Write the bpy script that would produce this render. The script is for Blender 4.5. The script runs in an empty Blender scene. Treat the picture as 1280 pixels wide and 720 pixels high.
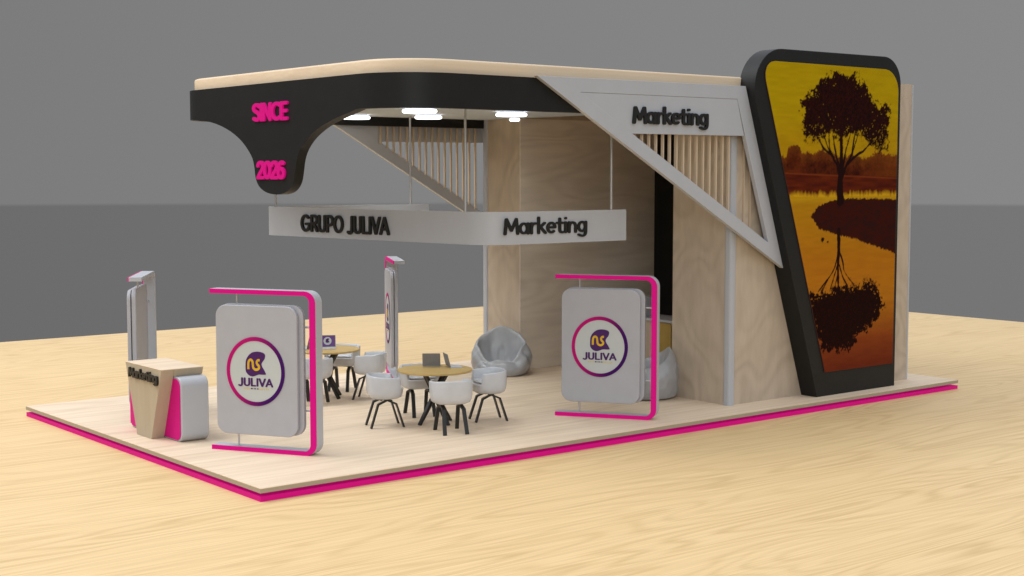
import bpy, bmesh, math, random
import numpy as np
from mathutils import Vector, noise as mnoise
random.seed(7)
PI = math.pi
S = bpy.context.scene
COL = S.collection
R = math.radians

# ------------------------------------------------------------------ helpers
class MB:
    """collects polygons of ONE mesh"""
    def __init__(self): self.v = []; self.f = []
    def add(self, vs, fs):
        o = len(self.v); self.v += [tuple(p) for p in vs]; self.f += [tuple(i + o for i in f) for f in fs]; return self
    def box(self, a, b):
        x0, y0, z0 = a; x1, y1, z1 = b
        return self.add([(x0,y0,z0),(x1,y0,z0),(x1,y1,z0),(x0,y1,z0),(x0,y0,z1),(x1,y0,z1),(x1,y1,z1),(x0,y1,z1)],
                        [(0,3,2,1),(4,5,6,7),(0,1,5,4),(1,2,6,5),(2,3,7,6),(3,0,4,7)])
    def prism(self, poly, fn, d0, d1):
        """poly: 2-D loop; fn(u, v, d) -> 3-D; extruded from depth d0 to d1"""
        n = len(poly)
        vs = [fn(u, v, d0) for u, v in poly] + [fn(u, v, d1) for u, v in poly]
        return self.add(vs, [tuple(range(n)), tuple(range(2*n-1, n-1, -1))] + [(i, i+n, (i+1) % n + n, (i+1) % n) for i in range(n)])
    def ring(self, outer, inner, fn, d0, d1):
        n = len(outer)
        vs = [fn(u, v, d) for d in (d0, d1) for L in (outer, inner) for u, v in L]
        fs = []
        for i in range(n):
            j = (i+1) % n
            fs += [(i, j, n+j, n+i), (2*n+i, 3*n+i, 3*n+j, 2*n+j), (i, 2*n+i, 2*n+j, j), (n+i, n+j, 3*n+j, 3*n+i)]
        return self.add(vs, fs)
    def bar(self, a, b, w, t, side):
        """rectangular bar from a to b; w along 'side', t across"""
        a, b, side = Vector(a), Vector(b), Vector(side).normalized()
        d = (b - a).normalized(); n = d.cross(side).normalized()
        vs = [p + side*(sx*w/2) + n*(sy*t/2) for p in (a, b) for sx, sy in ((-1,-1),(1,-1),(1,1),(-1,1))]
        return self.add(vs, [(3,2,1,0),(4,5,6,7),(0,1,5,4),(1,2,6,5),(2,3,7,6),(3,0,4,7)])
    def strip(self, pts, w, t, side):
        """bent flat strip through pts (all in a plane perpendicular to side)"""
        side = Vector(side).normalized(); P = [Vector(p) for p in pts]; vs = []; n = len(P)
        for i, p in enumerate(P):
            d0 = (P[i]-P[i-1]).normalized() if i else (P[1]-P[0]).normalized()
            d1 = (P[i+1]-P[i]).normalized() if i < n-1 else d0
            n0, n1 = d0.cross(side), d1.cross(side); m = (n0+n1).normalized(); k = 1/max(.5, m.dot(n0))
            vs += [p + side*(sx*w/2) + m*(sy*t/2*k) for sx, sy in ((-1,-1),(1,-1),(1,1),(-1,1))]
        fs = [(3,2,1,0), tuple(range(4*n-4, 4*n))]
        for i in range(n-1):
            for k in range(4): fs.append((4*i+k, 4*i+(k+1) % 4, 4*i+4+(k+1) % 4, 4*i+4+k))
        return self.add(vs, fs)
    def cyl(self, c, r, z0, z1, n=48, r1=None, ch=0):
        """vertical round disc/rod with a small chamfer"""
        r1 = r if r1 is None else r1
        prof = [(r-ch, z0), (r, z0+ch), (r1, z1-ch), (r1-ch, z1)] if ch else [(r, z0), (r1, z1)]
        vs = [(c[0]+q*math.cos(2*PI*i/n), c[1]+q*math.sin(2*PI*i/n), z) for q, z in prof for i in range(n)]
        m = len(prof); fs = [tuple(range(n-1, -1, -1)), tuple(range((m-1)*n, m*n))]
        for k in range(m-1): fs += [(k*n+i, k*n+(i+1) % n, (k+1)*n+(i+1) % n, (k+1)*n+i) for i in range(n)]
        return self.add(vs, fs)
    def rod(self, a, b, r, n=12):
        a, b = Vector(a), Vector(b); d = (b-a).normalized(); s = d.orthogonal().normalized(); t = d.cross(s)
        vs = [p + s*(r*math.cos(2*PI*i/n)) + t*(r*math.sin(2*PI*i/n)) for p in (a, b) for i in range(n)]
        return self.add(vs, [tuple(range(n-1, -1, -1)), tuple(range(n, 2*n))] + [(i, (i+1) % n, n+(i+1) % n, n+i) for i in range(n)])
    def sweep(self, path, prof):
        """closed 2-D profile (offset, z) carried along an open plan path"""
        n = len(path); m = len(prof); vs = []
        for i, p in enumerate(path):
            a = path[max(i-1, 0)]; b = path[min(i+1, n-1)]
            d = Vector((b[0]-a[0], b[1]-a[1])).normalized(); nx, ny = -d.y, d.x
            vs += [(p[0]+nx*o, p[1]+ny*o, z) for o, z in prof]
        fs = [tuple(range(m)), tuple(range(n*m-1, n*m-m-1, -1))]
        for i in range(n-1): fs += [(i*m+k, (i+1)*m+k, (i+1)*m+(k+1) % m, i*m+(k+1) % m) for k in range(m)]
        return self.add(vs, fs)

def finish(me, smooth):
    bm = bmesh.new(); bm.from_mesh(me); bmesh.ops.recalc_face_normals(bm, faces=bm.faces); bm.to_mesh(me); bm.free()
    if smooth:
        me.polygons.foreach_set('use_smooth', [True]*len(me.polygons)); me.set_sharp_from_angle(angle=R(smooth))

def root_loc(p):
    v = Vector((0, 0, 0))
    while p is not None: v = v + p.location; p = p.parent
    return v

def build(name, mb, mat, parent=None, smooth=0, bevel=0, world=True, seg=2, normals=True):
    me = bpy.data.meshes.new(name)
    off = root_loc(parent) if (world and parent is not None) else Vector((0, 0, 0))
    me.from_pydata([(x-off.x, y-off.y, z-off.z) for x, y, z in mb.v], [], mb.f)
    me.update()
    if normals: finish(me, smooth)
    o = bpy.data.objects.new(name, me); COL.objects.link(o)
    for m in (mat if isinstance(mat, (list, tuple)) else [mat]): me.materials.append(m)
    if parent is not None: o.parent = parent
    if bevel:
        b = o.modifiers.new('bevel', 'BEVEL'); b.width = bevel; b.segments = seg; b.limit_method = 'ANGLE'; b.angle_limit = R(40)
        b.harden_normals = False
    return o

def tag(o, label=None, cat=None, group=None, kind=None):
    if label: o['label'] = label
    if cat: o['category'] = cat
    if group: o['group'] = group
    if kind: o['kind'] = kind
    return o

def thing(name, label, cat, loc=(0, 0, 0), rz=0, group=None):
    o = bpy.data.objects.new(name, None); COL.objects.link(o); o.empty_display_size = .1
    o.location = loc; o.rotation_euler = (0, 0, rz)
    return tag(o, label, cat, group)

def copy_tree(o, parent=None):
    c = o.copy(); COL.objects.link(c)
    if parent is not None: c.parent = parent
    for ch in [x for x in bpy.data.objects if x.parent == o]: copy_tree(ch, c)
    return c

def _el(cx, cy, rx, ry, a0=0, a1=360, n=22):
    return [(cx+rx*math.cos(R(a0+(a1-a0)*i/n)), cy+ry*math.sin(R(a0+(a1-a0)*i/n))) for i in range(n+1)]
GLYPH = {   # advance, strokes; a stroke is (smooth?, points)
 'M': (.86, [(0,[(.07,0),(.15,1)]), (0,[(.15,1),(.43,.22)]), (0,[(.43,.22),(.71,1)]), (0,[(.71,1),(.79,0)])]),
 'a': (.63, [(0,_el(.28,.35,.21,.33)), (0,[(.52,.68),(.52,0)])]),
 'r': (.42, [(0,[(.09,.68),(.09,0)]), (1,[(.09,.38),(.14,.56),(.24,.66),(.37,.66)])]),
 'k': (.55, [(0,[(.09,1.06),(.09,0)]), (0,[(.44,.68),(.11,.33)]), (0,[(.20,.41),(.48,0)])]),
 'e': (.60, [(0,[(.08,.37),(.48,.37)]), (0,_el(.29,.35,.215,.33,4,310))]),
 't': (.43, [(1,[(.19,.95),(.19,.4),(.20,.12),(.27,.01),(.38,.01)]), (0,[(.03,.66),(.37,.66)])]),
 'i': (.24, [(0,[(.11,.68),(.11,0)]), (0,[(.11,.97),(.112,.985)])]),
 'n': (.59, [(0,[(.09,.68),(.09,0)]), (1,[(.09,.38),(.15,.58),(.28,.67),(.42,.60),(.48,.42),(.48,.2),(.48,0)])]),
 'g': (.62, [(0,_el(.28,.36,.205,.32)), (1,[(.51,.68),(.51,.3),(.50,-.08),(.42,-.25),(.26,-.29),(.09,-.21)])]),
 'G': (.86, [(0,_el(.42,.5,.35,.5,48,325)), (0,[(.46,.45),(.76,.45)]), (0,[(.74,.45),(.74,.12)])]),
 'R': (.66, [(0,[(.09,0),(.09,1)]), (1,[(.09,1),(.34,1),(.50,.92),(.55,.75),(.50,.58),(.34,.5),(.09,.5)]), (0,[(.30,.5),(.58,0)])]),
 'U': (.70, [(1,[(.09,1),(.09,.6),(.09,.3),(.16,.07),(.34,0),(.52,.07),(.59,.3),(.59,.6),(.59,1)])]),
 'P': (.64, [(0,[(.09,0),(.09,1)]), (1,[(.09,1),(.35,1),(.52,.90),(.57,.71),(.52,.52),(.35,.42),(.09,.42)])]),
 'O': (.84, [(0,_el(.41,.5,.34,.5,0,360,32))]),
 'J': (.48, [(1,[(.36,1),(.36,.6),(.36,.25),(.31,.02),(.17,-.06),(.03,.02)])]),
 'L': (.52, [(0,[(.09,1),(.09,0)]), (0,[(.09,0),(.47,0)])]),
 'I': (.24, [(0,[(.12,1),(.12,0)])]),
 'V': (.68, [(0,[(.04,1),(.34,0)]), (0,[(.34,0),(.64,1)])]),
 'A': (.72, [(0,[(.03,0),(.35,1)]), (0,[(.35,1),(.67,0)]), (0,[(.15,.30),(.55,.30)])]),
 'S': (.58, [(1,[(.50,.86),(.40,.97),(.25,1),(.11,.91),(.07,.75),(.16,.6),(.38,.46),(.50,.29),(.46,.1),(.29,0),(.07,.1)])]),
 'N': (.70, [(0,[(.09,0),(.09,1)]), (0,[(.09,1),(.58,0)]), (0,[(.58,0),(.58,1)])]),
 'C': (.72, [(0,_el(.42,.5,.34,.5,52,308))]),
 'E': (.54, [(0,[(.09,0),(.09,1)]), (0,[(.09,1),(.46,1)]), (0,[(.09,.5),(.42,.5)]), (0,[(.09,0),(.46,0)])]),
 '2': (.57, [(1,[(.07,.78),(.14,.94),(.28,1),(.43,.93),(.48,.74),(.40,.52),(.22,.26),(.06,0)]), (0,[(.06,0),(.50,0)])]),
 '0': (.60, [(0,_el(.29,.5,.22,.5,0,360,30))]),
 '6': (.57, [(1,[(.46,.92),(.33,1),(.18,.88),(.09,.62),(.07,.3)]), (0,_el(.28,.30,.21,.30))]),
 ' ': (.34, [])}
def spline(P, k=5):
    out = []
    for i in range(len(P)-1):
        p0, p1, p2, p3 = [P[min(max(i+j, 0), len(P)-1)] for j in (-1, 0, 1, 2)]
        for q in range(k):
            t = q/k; out.append(tuple(.5*(2*p1[c]+(p2[c]-p0[c])*t+(2*p0[c]-5*p1[c]+4*p2[c]-p3[c])*t*t+(-p0[c]+3*p1[c]-3*p2[c]+p3[c])*t**3) for c in (0, 1)))
    return out+[P[-1]]
def text_mb(body, centre, u, v, width, height, depth, weight=.17, gap=0.0):
    """raised letters drawn as round-ended strokes; bounding box width x height, reading along u"""
    strokes = []; x = 0; hw = weight/2
    for ch in body:
        adv, st = GLYPH[ch]
        for sm, pts in st:
            p = spline(pts) if sm else pts
            strokes.append([(q[0]+x, q[1]) for q in p])
        x += adv+gap
    xs = [q[0] for s_ in strokes for q in s_]; ys = [q[1] for s_ in strokes for q in s_]
    x0, x1, y0, y1 = min(xs)-hw, max(xs)+hw, min(ys)-hw, max(ys)+hw
    u, v, c = Vector(u).normalized(), Vector(v).normalized(), Vector(centre); n = u.cross(v)
    mb = MB()
    for k, p in enumerate(strokes):
        closed = math.dist(p[0], p[-1]) < 1e-6 and len(p) > 3
        m = len(p); L_, R_ = [], []
        for i in range(m):
            if closed: a, b = p[(i-1) % (m-1)], p[(i+1) % (m-1)]
            else: a, b = p[max(i-1, 0)], p[min(i+1, m-1)]
            dx, dy = b[0]-a[0], b[1]-a[1]; l = math.hypot(dx, dy); nx, ny = -dy/l*hw, dx/l*hw
            L_.append((p[i][0]+nx, p[i][1]+ny)); R_.append((p[i][0]-nx, p[i][1]-ny))
        dk = depth-.0005*(k % 5)
        P = lambda q, d: c+u*(((q[0]-x0)/(x1-x0)-.5)*width)+v*(((q[1]-y0)/(y1-y0)-.5)*height)+n*d
        if closed:
            mb.ring(L_[:-1], R_[:-1], lambda a_, b_, d: P((a_, b_), d), 0, dk); continue
        def cap(q, frm, sgn):
            a0 = math.atan2(frm[1]-q[1], frm[0]-q[0]); return [(q[0]+hw*math.cos(a0+sgn*PI*j/6), q[1]+hw*math.sin(a0+sgn*PI*j/6)) for j in range(1, 6)]
        left, right = L_, R_
        o = len(mb.v); quad = []
        vs = [P(q, d) for d in (0, dk) for q in left+right]; m2 = 2*m
        for i in range(m-1):
            quad += [(m2+i, m2+i+1, m2+m+i+1, m2+m+i), (i, m+i, m+i+1, i+1), (i, i+1, m2+i+1, m2+i), (m+i, m2+m+i, m2+m+i+1, m+i+1)]
        mb.add(vs, quad)
        for q, frm, to in ((p[0], L_[0], R_[0]), (p[-1], R_[-1], L_[-1])):
            loop = [frm]+cap(q, frm, 1)+[to]; cnt = len(loop)
            mb.add([P(z, d) for d in (0, dk) for z in loop], [tuple(range(cnt, 2*cnt)), tuple(range(cnt-1, -1, -1))]+[(i, i+1, cnt+i+1, cnt+i) for i in range(cnt-1)])
    return mb

def arc(cx, cy, r, a0, a1, n=10):
    return [(cx + r*math.cos(R(a0+(a1-a0)*i/n)), cy + r*math.sin(R(a0+(a1-a0)*i/n))) for i in range(n+1)]

def rrect(x0, y0, x1, y1, r, n=8):
    rs = r if isinstance(r, (list, tuple)) else [r]*4        # bl, br, tr, tl
    out = []
    for (cx, cy, a), q in zip(((x0, y0, 180), (x1, y0, 270), (x1, y1, 0), (x0, y1, 90)), rs):
        sx = 1 if cx == x0 else -1; sy = 1 if cy == y0 else -1
        out += arc(cx+sx*q, cy+sy*q, q, a, a+90, n)
    return out

def round_poly(pts, rad, n=8):
    """round each corner of a polygon by its own radius"""
    out = []; m = len(pts)
    for i in range(m):
        p = Vector(pts[i]); a = (Vector(pts[i-1])-p).normalized(); b = (Vector(pts[(i+1) % m])-p).normalized(); r = rad[i]
        if r <= 0: out.append(tuple(p)); continue
        ang = math.acos(max(-1, min(1, a.dot(b)))); t = r/math.tan(ang/2)
        c = p + (a+b).normalized()*(r/math.sin(ang/2)); s, e = p+a*t-c, p+b*t-c
        a0 = math.atan2(s.y, s.x); da = math.atan2(e.y, e.x)-a0
        while da > PI: da -= 2*PI
        while da < -PI: da += 2*PI
        out += [(c.x+r*math.cos(a0+da*k/n), c.y+r*math.sin(a0+da*k/n)) for k in range(n+1)]
    return out

# ------------------------------------------------------------------ materials
def mat(name):
    m = bpy.data.materials.new(name); m.use_nodes = True
    return m, m.node_tree.nodes, m.node_tree.links, m.node_tree.nodes['Principled BSDF']

def plain(name, rgb, rough=.45, spec=.5, var=.03, scale=6, glow=0, bump=0, metal=0):
    m, N, L, B = mat(name)
    tc = N.new('ShaderNodeTexCoord'); nz = N.new('ShaderNodeTexNoise'); nz.inputs['Scale'].default_value = scale; nz.inputs['Detail'].default_value = 4
    L.new(tc.outputs['Object'], nz.inputs['Vector'])
    rp = N.new('ShaderNodeValToRGB'); e = rp.color_ramp.elements
    e[0].position = .3; e[1].position = .7
    e[0].color = (*[c*(1-var) for c in rgb], 1); e[1].color = (*[min(1, c*(1+var)) for c in rgb], 1)
    L.new(nz.outputs['Fac'], rp.inputs['Fac']); L.new(rp.outputs['Color'], B.inputs['Base Color'])
    B.inputs['Roughness'].default_value = rough; B.inputs['Specular IOR Level'].default_value = spec; B.inputs['Metallic'].default_value = metal
    if glow: B.inputs['Emission Color'].default_value = (*rgb, 1); B.inputs['Emission Strength'].default_value = glow
    if bump:
        b = N.new('ShaderNodeBump'); b.inputs['Strength'].default_value = bump; b.inputs['Distance'].default_value = .01
        n2 = N.new('ShaderNodeTexNoise'); n2.inputs['Scale'].default_value = 90; L.new(tc.outputs['Object'], n2.inputs['Vector'])
        L.new(n2.outputs['Fac'], b.inputs['Height']); L.new(b.outputs['Normal'], B.inputs['Normal'])
    return m

def wood(name, light, dark, low, rings, fine, contrast=.6, rot=(0, 0, 0), rough=.55, spec=.3, warp=1.5, fibre=.35):
    """contour rings of a stretched noise field (flat-sawn figure) + fine fibres"""
    m, N, L, B = mat(name)
    tc = N.new('ShaderNodeTexCoord')
    def mapped(sc):
        mp = N.new('ShaderNodeMapping'); mp.inputs['Rotation'].default_value = rot; mp.inputs['Scale'].default_value = sc
        L.new(tc.outputs['Object'], mp.inputs['Vector']); return mp
    a = mapped(low); n1 = N.new('ShaderNodeTexNoise'); n1.inputs['Scale'].default_value = 1; n1.inputs['Detail'].default_value = 2.2; n1.inputs['Roughness'].default_value = .42; n1.inputs['Distortion'].default_value = .25
    L.new(a.outputs['Vector'], n1.inputs['Vector'])
    mul = N.new('ShaderNodeMath'); mul.operation = 'MULTIPLY'; mul.inputs[1].default_value = rings; L.new(n1.outputs['Fac'], mul.inputs[0])
    sn = N.new('ShaderNodeMath'); sn.operation = 'SINE'; L.new(mul.outputs[0], sn.inputs[0])
    mr = N.new('ShaderNodeMapRange'); mr.inputs['From Min'].default_value = -1; L.new(sn.outputs[0], mr.inputs['Value'])
    pw = N.new('ShaderNodeMath'); pw.operation = 'POWER'; pw.inputs[1].default_value = warp; L.new(mr.outputs[0], pw.inputs[0])
    # how strongly rings show wanders over the board
    b = mapped(tuple(c*.6 for c in low)); n3 = N.new('ShaderNodeTexNoise'); n3.inputs['Scale'].default_value = 1.7; L.new(b.outputs['Vector'], n3.inputs['Vector'])
    am = N.new('ShaderNodeMapRange'); am.inputs['From Min'].default_value = .3; am.inputs['From Max'].default_value = .7; am.inputs['To Min'].default_value = .25; L.new(n3.outputs['Fac'], am.inputs['Value'])
    rg = N.new('ShaderNodeMath'); rg.operation = 'MULTIPLY'; L.new(pw.outputs[0], rg.inputs[0]); L.new(am.outputs[0], rg.inputs[1])
    c = mapped(fine); n2 = N.new('ShaderNodeTexNoise'); n2.inputs['Scale'].default_value = 1; n2.inputs['Detail'].default_value = 5; n2.inputs['Roughness'].default_value = .6
    L.new(c.outputs['Vector'], n2.inputs['Vector'])
    fr = N.new('ShaderNodeMapRange'); fr.inputs['From Min'].default_value = .35; fr.inputs['From Max'].default_value = .7; L.new(n2.outputs['Fac'], fr.inputs['Value'])
    mx = N.new('ShaderNodeMath'); mx.operation = 'MULTIPLY_ADD'; mx.inputs[1].default_value = contrast; L.new(rg.outputs[0], mx.inputs[0])
    fm = N.new('ShaderNodeMath'); fm.operation = 'MULTIPLY'; fm.inputs[1].default_value = fibre; L.new(fr.outputs[0], fm.inputs[0]); L.new(fm.outputs[0], mx.inputs[2])
    mix = N.new('ShaderNodeMix'); mix.data_type = 'RGBA'; mix.inputs['A'].default_value = (*light, 1); mix.inputs['B'].default_value = (*dark, 1)
    L.new(mx.outputs[0], mix.inputs['Factor']); L.new(mix.outputs['Result'], B.inputs['Base Color'])
    B.inputs['Roughness'].default_value = rough; B.inputs['Specular IOR Level'].default_value = spec
    bp = N.new('ShaderNodeBump'); bp.inputs['Strength'].default_value = .12; bp.inputs['Distance'].default_value = .004
    L.new(mx.outputs[0], bp.inputs['Height']); L.new(bp.outputs['Normal'], B.inputs['Normal'])
    return m

def printed(name, rough=.5):
    m, N, L, B = mat(name)
    a = N.new('ShaderNodeVertexColor'); a.layer_name = 'Col'; L.new(a.outputs['Color'], B.inputs['Base Color'])
    B.inputs['Roughness'].default_value = rough; B.inputs['Specular IOR Level'].default_value = .02
    return m

PINK = (.64, .003, .215)
M_white = plain('white_lacquer', (.455, .47, .505), .38, .5, .02, 4)
M_sign = plain('white_sign_face', (.41, .412, .44), .5, .3, .025, 7)
M_ceil = plain('white_ceiling_paint', (.47, .52, .58), .7, .3, .03, 3)
M_plastic = plain('white_moulded_plastic', (.55, .56, .58), .27, .6, .03, 9, bump=.05)
M_bean = plain('grey_white_leatherette', (.37, .375, .39), .30, .6, .06, 7, bump=.12)
M_black = plain('matt_black_laminate', (.0085, .0085, .0085), .5, .3, .12, 5)
M_blackleg = plain('black_steel', (.012, .012, .012), .4, .5, .1, 12)
M_pink = plain('pink_laminate', PINK, .5, .15, .02, 5)
M_led = plain('pink_light_strip', (.42, .0035, .135), .5, .1, .02, 5, glow=.58)
M_letter = plain('black_acrylic', (.008, .008, .008), .45, .4, .05, 20)
M_metal = plain('brushed_steel', (.55, .55, .56), .35, .5, .05, 14, metal=.6)
M_laptop = plain('grey_laptop_shell', (.20, .20, .205), .45, .5, .05, 12)
M_keys = plain('silver_laptop_deck', (.52, .53, .55), .4, .5, .06, 30)
M_gold = plain('gold_veneer', (.52, .345, .115), .5, .35, .07, 4)
M_ochre = plain('ochre_laminate', (.42, .28, .07), .5, .3, .05, 5)
M_lamp = plain('lamp_diffuser', (1, 1, 1), .5, .2, 0, 5, glow=2.6)
M_ground = wood('oak_floor', (.765, .55, .288), (.50, .33, .14), (.15, 1.15, 1), 130, (.65, 46, 1), .42, warp=2.4, fibre=.52)
M_deck = wood('pale_maple_deck', (.80, .645, .475), (.55, .41, .275), (.12, 1.1, 1), 60, (.5, 13, 1), .34, warp=2.4, fibre=.52)
M_roofwood = wood('maple_edge', (.74, .58, .40), (.58, .42, .27), (.2, .8, 3), 20, (.8, 6, 30), .35)
M_ply = wood('birch_plywood', (.565, .465, .36), (.335, .265, .195), (.75, .75, .62), 100, (9, 9, 2.0), .40, rot=(R(18), R(-24), 0), fibre=.30)
M_plyh = wood('lightened_birch_plywood', (.86, .77, .66), (.58, .50, .41), (.28, .28, 1.3), 80, (.9, .9, 9), .32, fibre=.30)  # flat-grained birch, its colour lightened to offset the shade in the alcove
M_edge = wood('darkened_maple_edge', (.40, .34, .25), (.30, .25, .18), (.3, .3, 8), 20, (2, 2, 60), .3)  # deck wood darkened, shade of the slab sides put into the colour
M_slat = wood('birch_slat', (.60, .48, .35), (.44, .34, .24), (1, 1, .4), 10, (20, 20, 1), .3)
M_print = printed('printed_graphic')
M_screen = printed('printed_picture', .42)

# ------------------------------------------------------------------ setting
g = build('floor', MB().box((-8.94, -9.0, -.25), (19.94, 14.04, -.128)), M_ground)
tag(g, 'pale oak floor with long wavy grain spreading out around the stand', 'floor', kind='structure')

pl = thing('stand_platform', 'low maple platform with a glowing pink strip round its base', 'platform', (5.53, 3, -.128))
build('deck', MB().box((0, 0, -.006), (11.06, 6, 0)), M_deck, pl)
build('darkened_edge', MB().box((.0005, .0005, -.046), (11.0595, 5.9995, -.0062)), M_edge, pl)  # separate darker layer so the slab sides look shaded against the top
build('light_strip', MB().box((.004, .004, -.127), (11.056, 5.996, -.078)), M_led, pl)
build('subframe', MB().box((.5, .5, -.0775), (10.5, 5.5, -.0465)), M_black, pl)

# ------------------------------------------------------------------ walls of the cabin
XW, XE = 6.87, 10.56
def corner_post(parent, x, y, z1):
    build('corner_post', MB().prism(rrect(x-.055, y-.055, x+.055, y+.055, .03, 4), lambda u, v, d: (u, v, d), .001, z1), M_white, parent, smooth=30)
w1 = thing('cabin_wall', 'plywood cabin wall block with white corner posts behind the black picture tower', 'wall', (8.7, 1, 0))
build('panel', MB().box((XW, .5, 0), (XE, 1.5, 3.937)), M_ply, w1)
build('upper_panel', MB().box((9.905, .5, 3.9375), (XE, 1.5, 4.135)), M_ply, w1)
corner_post(w1, XW+.035, .535, 3.935); build('edge_trim', MB().box((XE-.032, .496, .001), (XE+.004, .532, 4.12)), M_white, w1, bevel=.004)
w2 = thing('cabin_wall', 'plywood cabin wall block behind the peaked bean bag and the hanging sign', 'wall', (8.7, 5, 0))
build('panel', MB().box((XW, 4.65, 0), (XE, 5.5, 3.937)), M_ply, w2)
build('lightened_side_face', MB().box((XW+.001, 4.640, .001), (9.618, 4.6495, 3.699)), M_plyh, w2)  # thin sheet added to brighten the shaded alcove wall through its colour
corner_post(w2, XW+.035, 5.465, 3.935)
w3 = build('back_wall', MB().box((9.62, 1.502, 0), (9.72, 4.648, 3.936)), M_black)
tag(w3, 'narrow strip of black back wall seen deep inside the cabin', 'wall')

# ------------------------------------------------------------------ canopy
RC = .72
def plan(x0, y0, y1, r, xe, n=14):
    """open U path in plan, from the front end round the left side to the rear end"""
    return [(xe, y0), (xe-(xe-x0-r)*.5, y0)] + arc(x0+r, y0+r, r, 270, 180, n) + arc(x0+r, y1-r, r, 180, 90, n) + [(xe-(xe-x0-r)*.5, y1), (xe, y1)]
can = thing('canopy', 'black canopy with rounded corners, pale wood rim and a hanging tongue reading since 2026', 'canopy', (4.35, 3, 3.575))
build('fascia', MB().sweep(plan(1.83, .42, 5.58, RC, 6.866), [(0, 3.575), (0, 3.938), (-.1, 3.938), (-.1, 3.575)]), M_black, can, smooth=35)
inner = plan(1.935, .525, 5.475, RC-.1, 6.866)
build('ceiling', MB().prism(inner, lambda u, v, d: (u, v, d), 3.70, 3.74), M_ceil, can)
rp = plan(1.89, .475, 5.525, RC-.05, 9.9)
prof = [(0, 3.94), (0, 4.06), (-.008, 4.078), (-.026, 4.085)]
rf = MB(); n = len(rp); vs = []
for o_, z in prof:
    for i, p in enumerate(rp):
        a, b = rp[max(i-1, 0)], rp[min(i+1, n-1)]; d = Vector((b[0]-a[0], b[1]-a[1])).normalized()
        vs.append((p[0]-d.y*o_, p[1]+d.x*o_, z))
fs = [tuple(range(n)), tuple(range(4*n-1, 3*n-1, -1))]
for k in range(3): fs += [(k*n+i, k*n+(i+1) % n, (k+1)*n+(i+1) % n, (k+1)*n+i) for i in range(n)]
rf.add(vs, fs); build('roof_rim', rf, M_roofwood, can, smooth=50)
tl = [(5.0, 3.575), (4.75, 3.557), (4.50, 3.532), (4.229, 3.481), (3.95, 3.40), (3.72, 3.30), (3.55, 3.19), (3.43, 3.077), (3.384, 2.965), (3.36, 2.852), (3.285, 2.755), (3.14, 2.69), (2.95, 2.662),
      (2.76, 2.667), (2.60, 2.71), (2.49, 2.801), (2.445, 2.926), (2.41, 3.05), (2.33, 3.17), (2.15, 3.30), (1.869, 3.415), (1.573, 3.49), (1.30, 3.545), (1.16, 3.575)]
def smooth_poly(p, k=3):
    out = []
    for i in range(len(p)-1):
        p0, p1, p2, p3 = [Vector(p[min(max(i+j, 0), len(p)-1)]) for j in (-1, 0, 1, 2)]
        for s in range(k):
            t = s/k; out.append(tuple(.5*((2*p1)+(p2-p0)*t+(2*p0-5*p1+4*p2-p3)*t*t+(-p0+3*p1-3*p2+p3)*t**3)))
    return out + [tuple(p[-1])]
build('tongue', MB().prism(smooth_poly(tl), lambda u, v, d: (d, u, v), 1.83, 1.945), M_black, can, smooth=30)
build('lettering', text_mb('SINCE', (1.829, 2.973, 3.607), (0, -1, 0), (0, 0, 1), .82, .215, .022, .23, -.03), M_led, can)
build('lettering', text_mb('2026', (1.829, 2.973, 2.94), (0, -1, 0), (0, 0, 1), .66, .215, .022, .23, -.03), M_led, can)

LAMP = 85
lamps = [((3.80, 2.82), .215, 'near-left round ceiling lamp under the canopy, largest of the lit discs'),
         ((5.00, 4.32), .185, 'lit ceiling disc just right of the near-left lamp and lower in view'),
         ((5.33, 2.93), .205, 'lit ceiling disc right of the middle of the canopy, beside the black rim'),
         ((6.45, 4.25), .075, 'smallest lit ceiling disc in front of the plywood wall'),
         ((4.28, 5.00), .19, 'lit ceiling disc half hidden behind the black tongue of the canopy')]
for (x, y), r, lb in lamps:
    t = thing('ceiling_lamp', lb, 'ceiling lamp', (x, y, 3.70), 0, 'round lamps on the canopy ceiling')
    build('lamp_base', MB().cyl((x, y), r*.8, 3.682, 3.6995), M_white, t, smooth=30)
    l_ = bpy.data.lights.new('downlight', 'SPOT'); l_.energy = LAMP*(r/.2)**2; l_.spot_size = R(104); l_.spot_blend = 1; l_.shadow_soft_size = .2; l_.color = (.93, .98, 1)
    lo_ = bpy.data.objects.new('downlight', l_); COL.objects.link(lo_); lo_.parent = t; lo_.location = (0, 0, -.10)
    build('diffuser', MB().cyl((x, y), r, 3.638, 3.682, 48, ch=.014), M_lamp, t, smooth=60)

# ------------------------------------------------------------------ hanging sign
RODX, RODY = 3.418, 1.385
hs = thing('hanging_sign', 'white U shaped sign band with black letters hung from the canopy on thin rods', 'hanging sign', (4, 3, 2.095))
def corner(p, q, s, r, n=12):
    pts = round_poly([p, q, s], [0, r, 0], n); return pts[1:-1]
A_, B_, C_, D_ = (5.56, 1.0), (3.457, 1.0), (2.90, 5.05), (5.50, 5.05)
hp = [A_, (5.0, 1.0), (4.4, 1.0)] + corner(A_, B_, C_, .42) + corner(B_, C_, D_, .07) + [(4.2, 5.05), D_]
build('band', MB().sweep(hp, [(0, 2.095), (0, 2.468), (-.035, 2.468), (-.035, 2.095)]), M_white, hs, smooth=35)
for x, y in ((2.96, 4.90), (5.19, 5.03), (RODX, RODY), (5.33, 1.02)):
    build('suspension_rod', MB().rod((x, y, 2.47), (x, y, 3.699), .015), M_metal, hs, smooth=40)
build('lettering', text_mb('Marketing', (4.288, .999, 2.283), (1, 0, 0), (0, 0, 1), 1.26, .252, .016, .165), M_letter, hs)
ud = Vector((.557, -4.05, 0)).normalized(); cn = Vector((3.117, 3.469, 2.267))
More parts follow.
